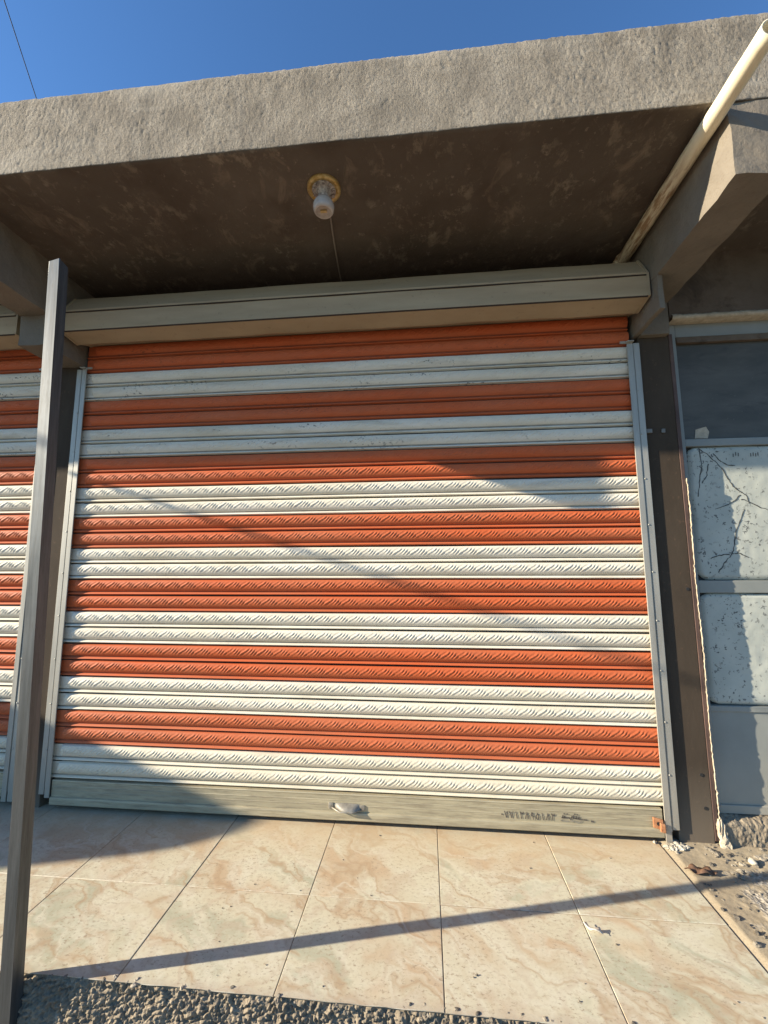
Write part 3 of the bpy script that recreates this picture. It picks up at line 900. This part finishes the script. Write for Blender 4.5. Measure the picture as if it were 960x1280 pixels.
add_lathe(bm, [(a * LS, b * LS) for a, b in [(.019, -.040), (.024, -.046), (.033, -.055), (.0385, -.066), (.0405, -.078), (.0395, -.089), (.036, -.097), (.031, -.1015), (.0285, -.100), (.026, -.094), (.012, -.091), (.0005, -.091)]], (LX, LY, SOF), 36)
soc = mesh_bm('lamp_socket', bm, M['porcelain'], lamp, True)
bm = bmesh.new()
add_box(bm, (LX - .014, LY - .005, SOF - .116), (LX + .014, LY + .006, SOF - .1068), .001)
add_box(bm, (LX - .004, LY - .018, SOF - .102), (LX + .004, LY + .018, SOF - .0882), .001)
mesh_bm('contact', bm, M['brass'], soc)
bm = bmesh.new()
add_tube(bm, [(LX, LY + .06, SOF - .006), (LX - .004, LY + .15, SOF - .007), (LX - .02, LY + .30, SOF - .006), (LX - .032, LY + .45, SOF - .007), (LX - .045, LY + .62, SOF - .007), (LX - .055, LY + .9, SOF - .006)], .0042, 8)
mesh_bm('cord', bm, M['cord'], lamp, True)

# ------------------------------------------------------------------ leaning steel post in front
def post():
    base = Vector((.722, -.889, -.30)); top = Vector((.679, -.944, 2.392))
    d = top - base
    t = empty('steel_post', (.722, -.889, -.2), 'leaning square galvanised steel post with an open top in front of the left shutter', 'post')
    bm = bmesh.new()
    s = .0205; th = .0025
    nseg = 40
    def ring(c, r, z=0):
        return [bm.verts.new((c.x + a * r, c.y + b * r, c.z)) for a, b in ((-1, -1), (1, -1), (1, 1), (-1, 1))]
    outer = []
    for i in range(nseg + 1):
        c = base + d * (i / nseg)
        wob = .0006 * math.sin(i * 1.1)
        outer.append(ring(c + Vector((wob, -wob, 0)), s))
    inner_top = ring(top, s - th); inner_low = ring(top - d * .15, s - th)
    # ragged saw cut
    for ringv in (outer[-1], inner_top):
        for v, dz in zip(ringv, (-.004, .006, -.003, -.006)): v.co.z += dz
    for a, b in zip(outer[:-1], outer[1:]):
        for k in range(4): bm.faces.new((a[k], a[(k + 1) % 4], b[(k + 1) % 4], b[k]))
    for k in range(4):
        bm.faces.new((outer[-1][k], outer[-1][(k + 1) % 4], inner_top[(k + 1) % 4], inner_top[k]))
        bm.faces.new((inner_top[k], inner_top[(k + 1) % 4], inner_low[(k + 1) % 4], inner_low[k]))
    bm.faces.new(inner_low)
    es = [e for e in bm.edges if abs((e.verts[0].co - e.verts[1].co).normalized().dot(d.normalized())) > .99 and abs(e.verts[0].co.z - e.verts[1].co.z) < .09]
    bmesh.ops.bevel(bm, geom=es, offset=.0022, segments=2, profile=.5, affect='EDGES')
    mesh_bm('tube', bm, M['galv'], t)
    # base plate at street level, below the frame
    box('base_plate', (.66, -.95, -.215), (.785, -.83, -.205), M['galv'], t, .002)
post()

# ------------------------------------------------------------------ tiled apron
def tiles():
    TW = .5095; gap = .0022
    xr = 3.069
    rows = [(.045, -.4635), (-.4635, -.864)]
    V, F, OFF = [], [], []
    b = 0
    rnd = random.Random(3)
    for k in range(0, 17):
        x1 = xr - k * TW; x0 = x1 - TW
        for j, (ya, yb) in enumerate(rows):
            o = (rnd.uniform(-20, 20), rnd.uniform(-20, 20), rnd.uniform(-20, 20))
            dz = rnd.uniform(-.0007, .0007); tx = rnd.uniform(-.0006, .0006); ty = rnd.uniform(-.0006, .0006)
            nx, ny = 10, 10
            e = .0018
            us = [gap / 2, gap / 2 + e] + [gap / 2 + e + (TW - gap - 2 * e) * i / (nx - 1) for i in range(1, nx - 1)] + [TW - gap / 2 - e, TW - gap / 2]
            dy = ya - yb
            vs_ = [gap / 2, gap / 2 + e] + [gap / 2 + e + (dy - gap - 2 * e) * i / (ny - 1) for i in range(1, ny - 1)] + [dy - gap / 2 - e, dy - gap / 2]
            for jj, v in enumerate(vs_):
                for ii, u in enumerate(us):
                    edge = ii in (0, len(us) - 1) or jj in (0, len(vs_) - 1)
                    x = x0 + u; y = yb + v
                    if j == 1 and jj == 0:   # chipped free edge
                        y += .004 * vnoise(np.array([x * 40]), np.array([0.0]), 5)[0]
                    V.append((x, y, dz + tx * (u / TW - .5) + ty * (v / dy - .5) - (.0022 if edge else 0)))
                    OFF.append(o)
            n1 = len(us)
            F.append(grid_faces(len(vs_), n1) + b); b += len(vs_) * n1
    o = mesh_np('tiled_pavement', V, np.concatenate(F), M['tile'], None, False)
    at = o.data.attributes.new('off', 'FLOAT_VECTOR', 'POINT')
    at.data.foreach_set('vector', np.array(OFF, dtype=np.float32).ravel())
    tag(o, 'cream marbled floor tiles in front of the shutters', None, None, 'structure')
    g = box('tile_bed', (-5.7, -.845, -.06), (3.0685, .33, -.0020), M['grout'], None, 0)
    tag(g, 'sandy mortar bed and joints under the tiles', None, None, 'structure')
tiles()

# broken concrete edge below the tiles, falling to the street
def broken_edge():
    xs = np.concatenate([np.arange(-5.7, .45, .04), np.arange(.45, 2.7, .003), np.arange(2.7, 7.2, .03)])
    ss = np.concatenate([np.linspace(0, .17, 72), np.linspace(.21, .28, 5)])
    X, S = np.meshgrid(xs, ss)
    n = fbm(X * 9, S * 12, 2, 3) - .45
    ch = np.abs(vnoise(X * 60 - 25 * S, S * 75 + 20 * X, 6) - .5) * 2
    ch2 = 1 - np.abs(vnoise(X * 120 + 2 * vnoise(X * 20, S * 20, 4), S * 150, 8) - .5) * 2
    amp = np.clip(S / .008, .35, 1)
    ch3 = vnoise(X * 230 - 90 * S, S * 260 + 80 * X, 18)
    Y = -.853 - S * .26 - amp * (.020 * n + .011 * ch + .012 * ch2 + .008 * ch3 - .014)
    Z = -.004 - S * 1.0 + amp * (.008 * n + .007 * ch + .004 * ch3 - .006)
    Z = np.minimum(Z, -.0035)
    o = mesh_np('broken_concrete_edge', np.stack([X, Y, Z], -1), grid_faces(len(ss), len(xs))[:, ::-1], M['roughconc'])
    tag(o, 'broken rough concrete edge below the tiles', None, None, 'structure')
broken_edge()

def side_ground():
    xs = np.concatenate([np.arange(3.0695, 4.2, .006), np.arange(4.2, 7.2, .06)])
    ys = np.arange(.10, -.875, -.006)
    X, Y = np.meshgrid(xs, ys)
    ed = np.clip((X - 3.0695) / .03, 0, 1)
    Z = -.006 * (1 - ed) + ed * (.004 + .012 * (fbm(X * 6, Y * 6, 31, 4) - .5) + (.2 + np.clip(1.3 - 4.2 * np.hypot((X - 3.52) * .8, Y + .40), 0, 1)) * (.006 * (vnoise(X * 60, Y * 60, 32) - .5) + .005 * vnoise(X * 110, Y * 110, 34)))
    o = mesh_np('dusty_ground', np.stack([X, Y, Z], -1), grid_faces(len(ys), len(xs))[:, ::-1], M['ground'])
    tag(o, 'dusty gravelly ground beside the tiles', None, None, 'structure')
side_ground()

# street sheet to the horizon
s = mesh_np('street', [(-600, -600, -.235), (600, -600, -.235), (600, 600, -.235), (-600, 600, -.235)], [(0, 1, 2, 3)], M['street'])
tag(s, 'bare sandy street', None, None, 'structure')

# ------------------------------------------------------------------ litter
def gravel():
    bm = bmesh.new(); rnd = random.Random(9)
    for k in range(200):
        x = 3.09 + abs(rnd.gauss(0, .35)); y = rnd.uniform(-.62, .0)
        if k < 70: x = 3.25 + rnd.random() * .45; y = -.02 - rnd.random() * .12
        r = rnd.choice([.003, .004, .004, .005, .007, .010]) * rnd.uniform(.8, 1.2)
        add_rock(bm, (x, y, .004 + r * .3), (r * 1.2, r, r * .7), k)
    o = mesh_bm('gravel', bm, M['stone'], None, False)
    tag(o, 'loose grit and small stones on the dusty ground', None, None, 'stuff')
    bm = bmesh.new()
    for k in range(40):
        x = rnd.uniform(.75, 3.0); y = rnd.uniform(-.83, -.05)
        r = rnd.choice([.0012, .0015, .002, .003])
        add_rock(bm, (x, y, .0005 + r * .4), (r * 1.3, r, r * .7), 500 + k)
    for k in range(40):
        x = rnd.uniform(.75, 2.6); y = -.858 + rnd.gauss(0, .008)
        r = rnd.choice([.002, .003, .004, .006])
        add_rock(bm, (x, y, -.001), (r * 1.3, r, r * .7), 700 + k)
    o = mesh_bm('grit', bm, M['stone'], None, False)
    tag(o, 'grit and crumbs scattered over the tiles', None, None, 'stuff')
gravel()

def crumbs():
    bm = bmesh.new(); rnd = random.Random(21)
    for k in range(46):
        x = 3.118 + rnd.gauss(0, .028); y = -.035 + rnd.gauss(0, .012)
        r = rnd.uniform(.003, .011)
        add_rock(bm, (x, y, .004 + r * .4), (r * 1.5, r, r * .8), 900 + k)
    o = mesh_bm('plaster_crumbs', bm, M['crumb'], None, False)
    tag(o, 'white plaster crumbs heaped at the foot of the right guide rail', None, None, 'stuff')
crumbs()

def sheet(name, outline, mat, height, label, cat, ncut=3, seed=1, thick=.0012):
    """a crumpled flat scrap: outline of (x, y), lifted unevenly by height"""
    bm = bmesh.new()
    bm.faces.new([bm.verts.new((x, y, 0)) for x, y in outline])
    bmesh.ops.triangulate(bm, faces=bm.faces[:])
    bmesh.ops.subdivide_edges(bm, edges=bm.edges[:], cuts=ncut, use_grid_fill=True)
    rnd = random.Random(seed); ph = [rnd.uniform(0, 6) for _ in range(4)]
    for v in bm.verts:
        v.co.z = .006 + height * (.5 + .5 * math.sin(v.co.x * 95 + ph[0]) * math.sin(v.co.y * 110 + ph[1])) + rnd.uniform(0, .002)
    r = bmesh.ops.extrude_face_region(bm, geom=bm.faces[:])
    bmesh.ops.translate(bm, verts=[v for v in r['geom'] if isinstance(v, bmesh.types.BMVert)], vec=(0, 0, thick))
    o = mesh_bm(name, bm, mat, None, True)
    return tag(o, label, cat)
sheet('dry_leaf', [(3.07, -.20), (3.105, -.185), (3.145, -.178), (3.175, -.195), (3.195, -.215), (3.165, -.225), (3.12, -.228), (3.085, -.215)], M['leaf'], .022, 'curled brown dry leaf on the edge of the tiles by the brown column', 'leaf', 3, 3)
sheet('torn_paper', [(2.552, -.520), (2.566, -.512), (2.572, -.535), (2.604, -.532), (2.608, -.556), (2.58, -.552), (2.566, -.548)], M['paper'], .010, 'tiny crumpled white paper scrap on the tiles', 'scrap', 2, 8)
bm = bmesh.new(); add_rock(bm, (3.392, -.122, .012), (.022, .012, .011), 77)
tag(mesh_bm('white_stone', bm, M['crumb'], None, True), 'whitish flat stone on the dusty ground in front of the threshold', 'stone')

# broken mortar flake leaning at the foot of the column
bm = bmesh.new()
pts = [(3.325, -.020, .0), (3.368, -.030, .0), (3.362, -.006, .06), (3.352, .006, .118), (3.338, .006, .112), (3.326, -.004, .075), (3.332, -.012, .035)]
f = bm.faces.new([bm.verts.new(p) for p in pts])
bmesh.ops.triangulate(bm, faces=[f]); bmesh.ops.subdivide_edges(bm, edges=bm.edges[:], cuts=3, use_grid_fill=True)
rr = random.Random(2)
for v in bm.verts: v.co += Vector((rr.uniform(-.003, .003), rr.uniform(-.006, .004), rr.uniform(-.002, .002)))
r = bmesh.ops.extrude_face_region(bm, geom=bm.faces[:])
bmesh.ops.translate(bm, verts=[v for v in r['geom'] if isinstance(v, bmesh.types.BMVert)], vec=(.003, -.008, .002))
tag(mesh_bm('mortar_flake', bm, M['mortar'], None, False), 'broken cream mortar flake leaning at the foot of the brown column', 'flake')

# ------------------------------------------------------------------ things beyond the frame that shade this place
S = np.array([3.75, 1.0, -1.38])
fx, fy, fh, ch = -4.72, -1.75, 2.162, .16  # unseen wall, added and shaped to cast the low shadow at the left
bm = bmesh.new()
prof = [(fy, -.24), (fy, fh - ch), (fy + .02, fh - ch * .6), (fy + ch * .6, fh - .02), (fy + ch, fh), (-.01, fh), (-.01, -.24)]
a = [bm.verts.new((fx, y, z)) for y, z in prof]; b = [bm.verts.new((fx - .2, y, z)) for y, z in prof]
for i in range(len(prof)): bm.faces.new((a[i], a[(i + 1) % len(prof)], b[(i + 1) % len(prof)], b[i]))
bm.faces.new(a); bm.faces.new(b[::-1])
tag(mesh_bm('shadow_wall', bm, M['block'], None), 'unseen cement block wall added at the far left to cast a low shadow', 'wall')

E1 = np.array([.02, 0, 1.80]) - .815 * S
E2 = np.array([6.8, 0, -.44]) - 3.3 * S
pl = empty('utility_pole', (E2[0], E2[1], -.235), 'wooden utility pole far to the left carrying a service cable', 'utility pole')
bm = bmesh.new(); add_lathe(bm, [(.11, -.3), (.10, 2.5), (.075, E2[2] + .7), (.001, E2[2] + .7)], (E2[0], E2[1], -.235), 16)
mesh_bm('shaft', bm, M['wood'], pl, True)
bm = bmesh.new(); add_box(bm, (E2[0] - .05, E2[1] - .5, E2[2] - .05), (E2[0] + .05, E2[1] + .5, E2[2] + .05), .005)
mesh_bm('cross_arm', bm, M['wood'], pl)
bm = bmesh.new(); add_tube(bm, [E1 + (E2 - E1) * k / 24 for k in range(25)], .012, 8)
tag(mesh_bm('service_cable', bm, M['black'], None, True), 'black service cable sloping from the canopy up to the utility pole', 'cable')

A = np.array([-3.34, 2.44, 7.85]); B = np.array([-2.80, 1.478, 7.876])
dd = (A - B)
bm = bmesh.new(); add_tube(bm, [B - dd * 14, B - dd * 4, B, A, A + dd * 6, A + dd * 16], .0055, 6)
tag(mesh_bm('overhead_wire', bm, M['black'], None, True), 'thin dark overhead wire crossing the sky above the canopy', 'wire')

# ------------------------------------------------------------------ camera
q = [2.0151, -2.27322, 1.27535, .09643, .12705, -.00347, 533.33837]
cy, sy = math.cos(q[3]), math.sin(q[3]); cp, sp = math.cos(q[4]), math.sin(q[4]); cr, sr = math.cos(q[5]), math.sin(q[5])
f = Vector((-sy * cp, cy * cp, sp)); r = Vector((cy, sy, 0)); u = r.cross(f)
r2 = cr * r + sr * u; u2 = -sr * r + cr * u
cam = bpy.data.cameras.new('camera'); co = bpy.data.objects.new('camera', cam); link(co)
mw = Matrix.Identity(4)
for i in range(3):
    mw[i][0] = r2[i]; mw[i][1] = u2[i]; mw[i][2] = -f[i]; mw[i][3] = q[i]
co.matrix_world = mw
cam.sensor_fit = 'HORIZONTAL'; cam.sensor_width = 36.0; cam.lens = 36.0 * q[6] / 960.0
cam.clip_start = .02; cam.clip_end = 3000
scene.camera = co

# ------------------------------------------------------------------ light
sd = Vector((3.75, 1.0, -1.38)).normalized()
sl = bpy.data.lights.new('sun', 'SUN'); sl.energy = 5.0; sl.angle = math.radians(.5); sl.color = (1.0, .885, .70)
so = bpy.data.objects.new('sun', sl); link(so)
so.rotation_euler = sd.to_track_quat('-Z', 'Y').to_euler()
so.location = (-12, -4, 8)
w = bpy.data.worlds.new('World'); scene.world = w; w.use_nodes = True
nt = w.node_tree
sky = nt.nodes.new('ShaderNodeTexSky'); sky.sky_type = 'NISHITA'; sky.sun_disc = False
sky.sun_elevation = math.asin(-sd.z)
sky.sun_rotation = math.atan2(-sd.x, -sd.y)
sky.air_density = 1.0; sky.dust_density = .2; sky.ozone_density = 3.0
hs = nt.nodes.new('ShaderNodeMix'); hs.data_type = 'RGBA'; hs.blend_type = 'MULTIPLY'; hs.inputs[0].default_value = 1.0
nt.links.new(sky.outputs[0], hs.inputs[6]); hs.inputs[7].default_value = (1.10, 1.55, 1.95, 1)     # a cleaner, bluer desert sky
nt.links.new(hs.outputs[2], nt.nodes['Background'].inputs[0])
nt.nodes['Background'].inputs[1].default_value = .053

scene.view_settings.view_transform = 'Standard'
scene.view_settings.look = 'None'
scene.view_settings.exposure = 1.25
scene.view_settings.gamma = 1.0
scene.view_settings.use_curve_mapping = False
scene.cycles.max_bounces = 8
scene.cycles.diffuse_bounces = 5
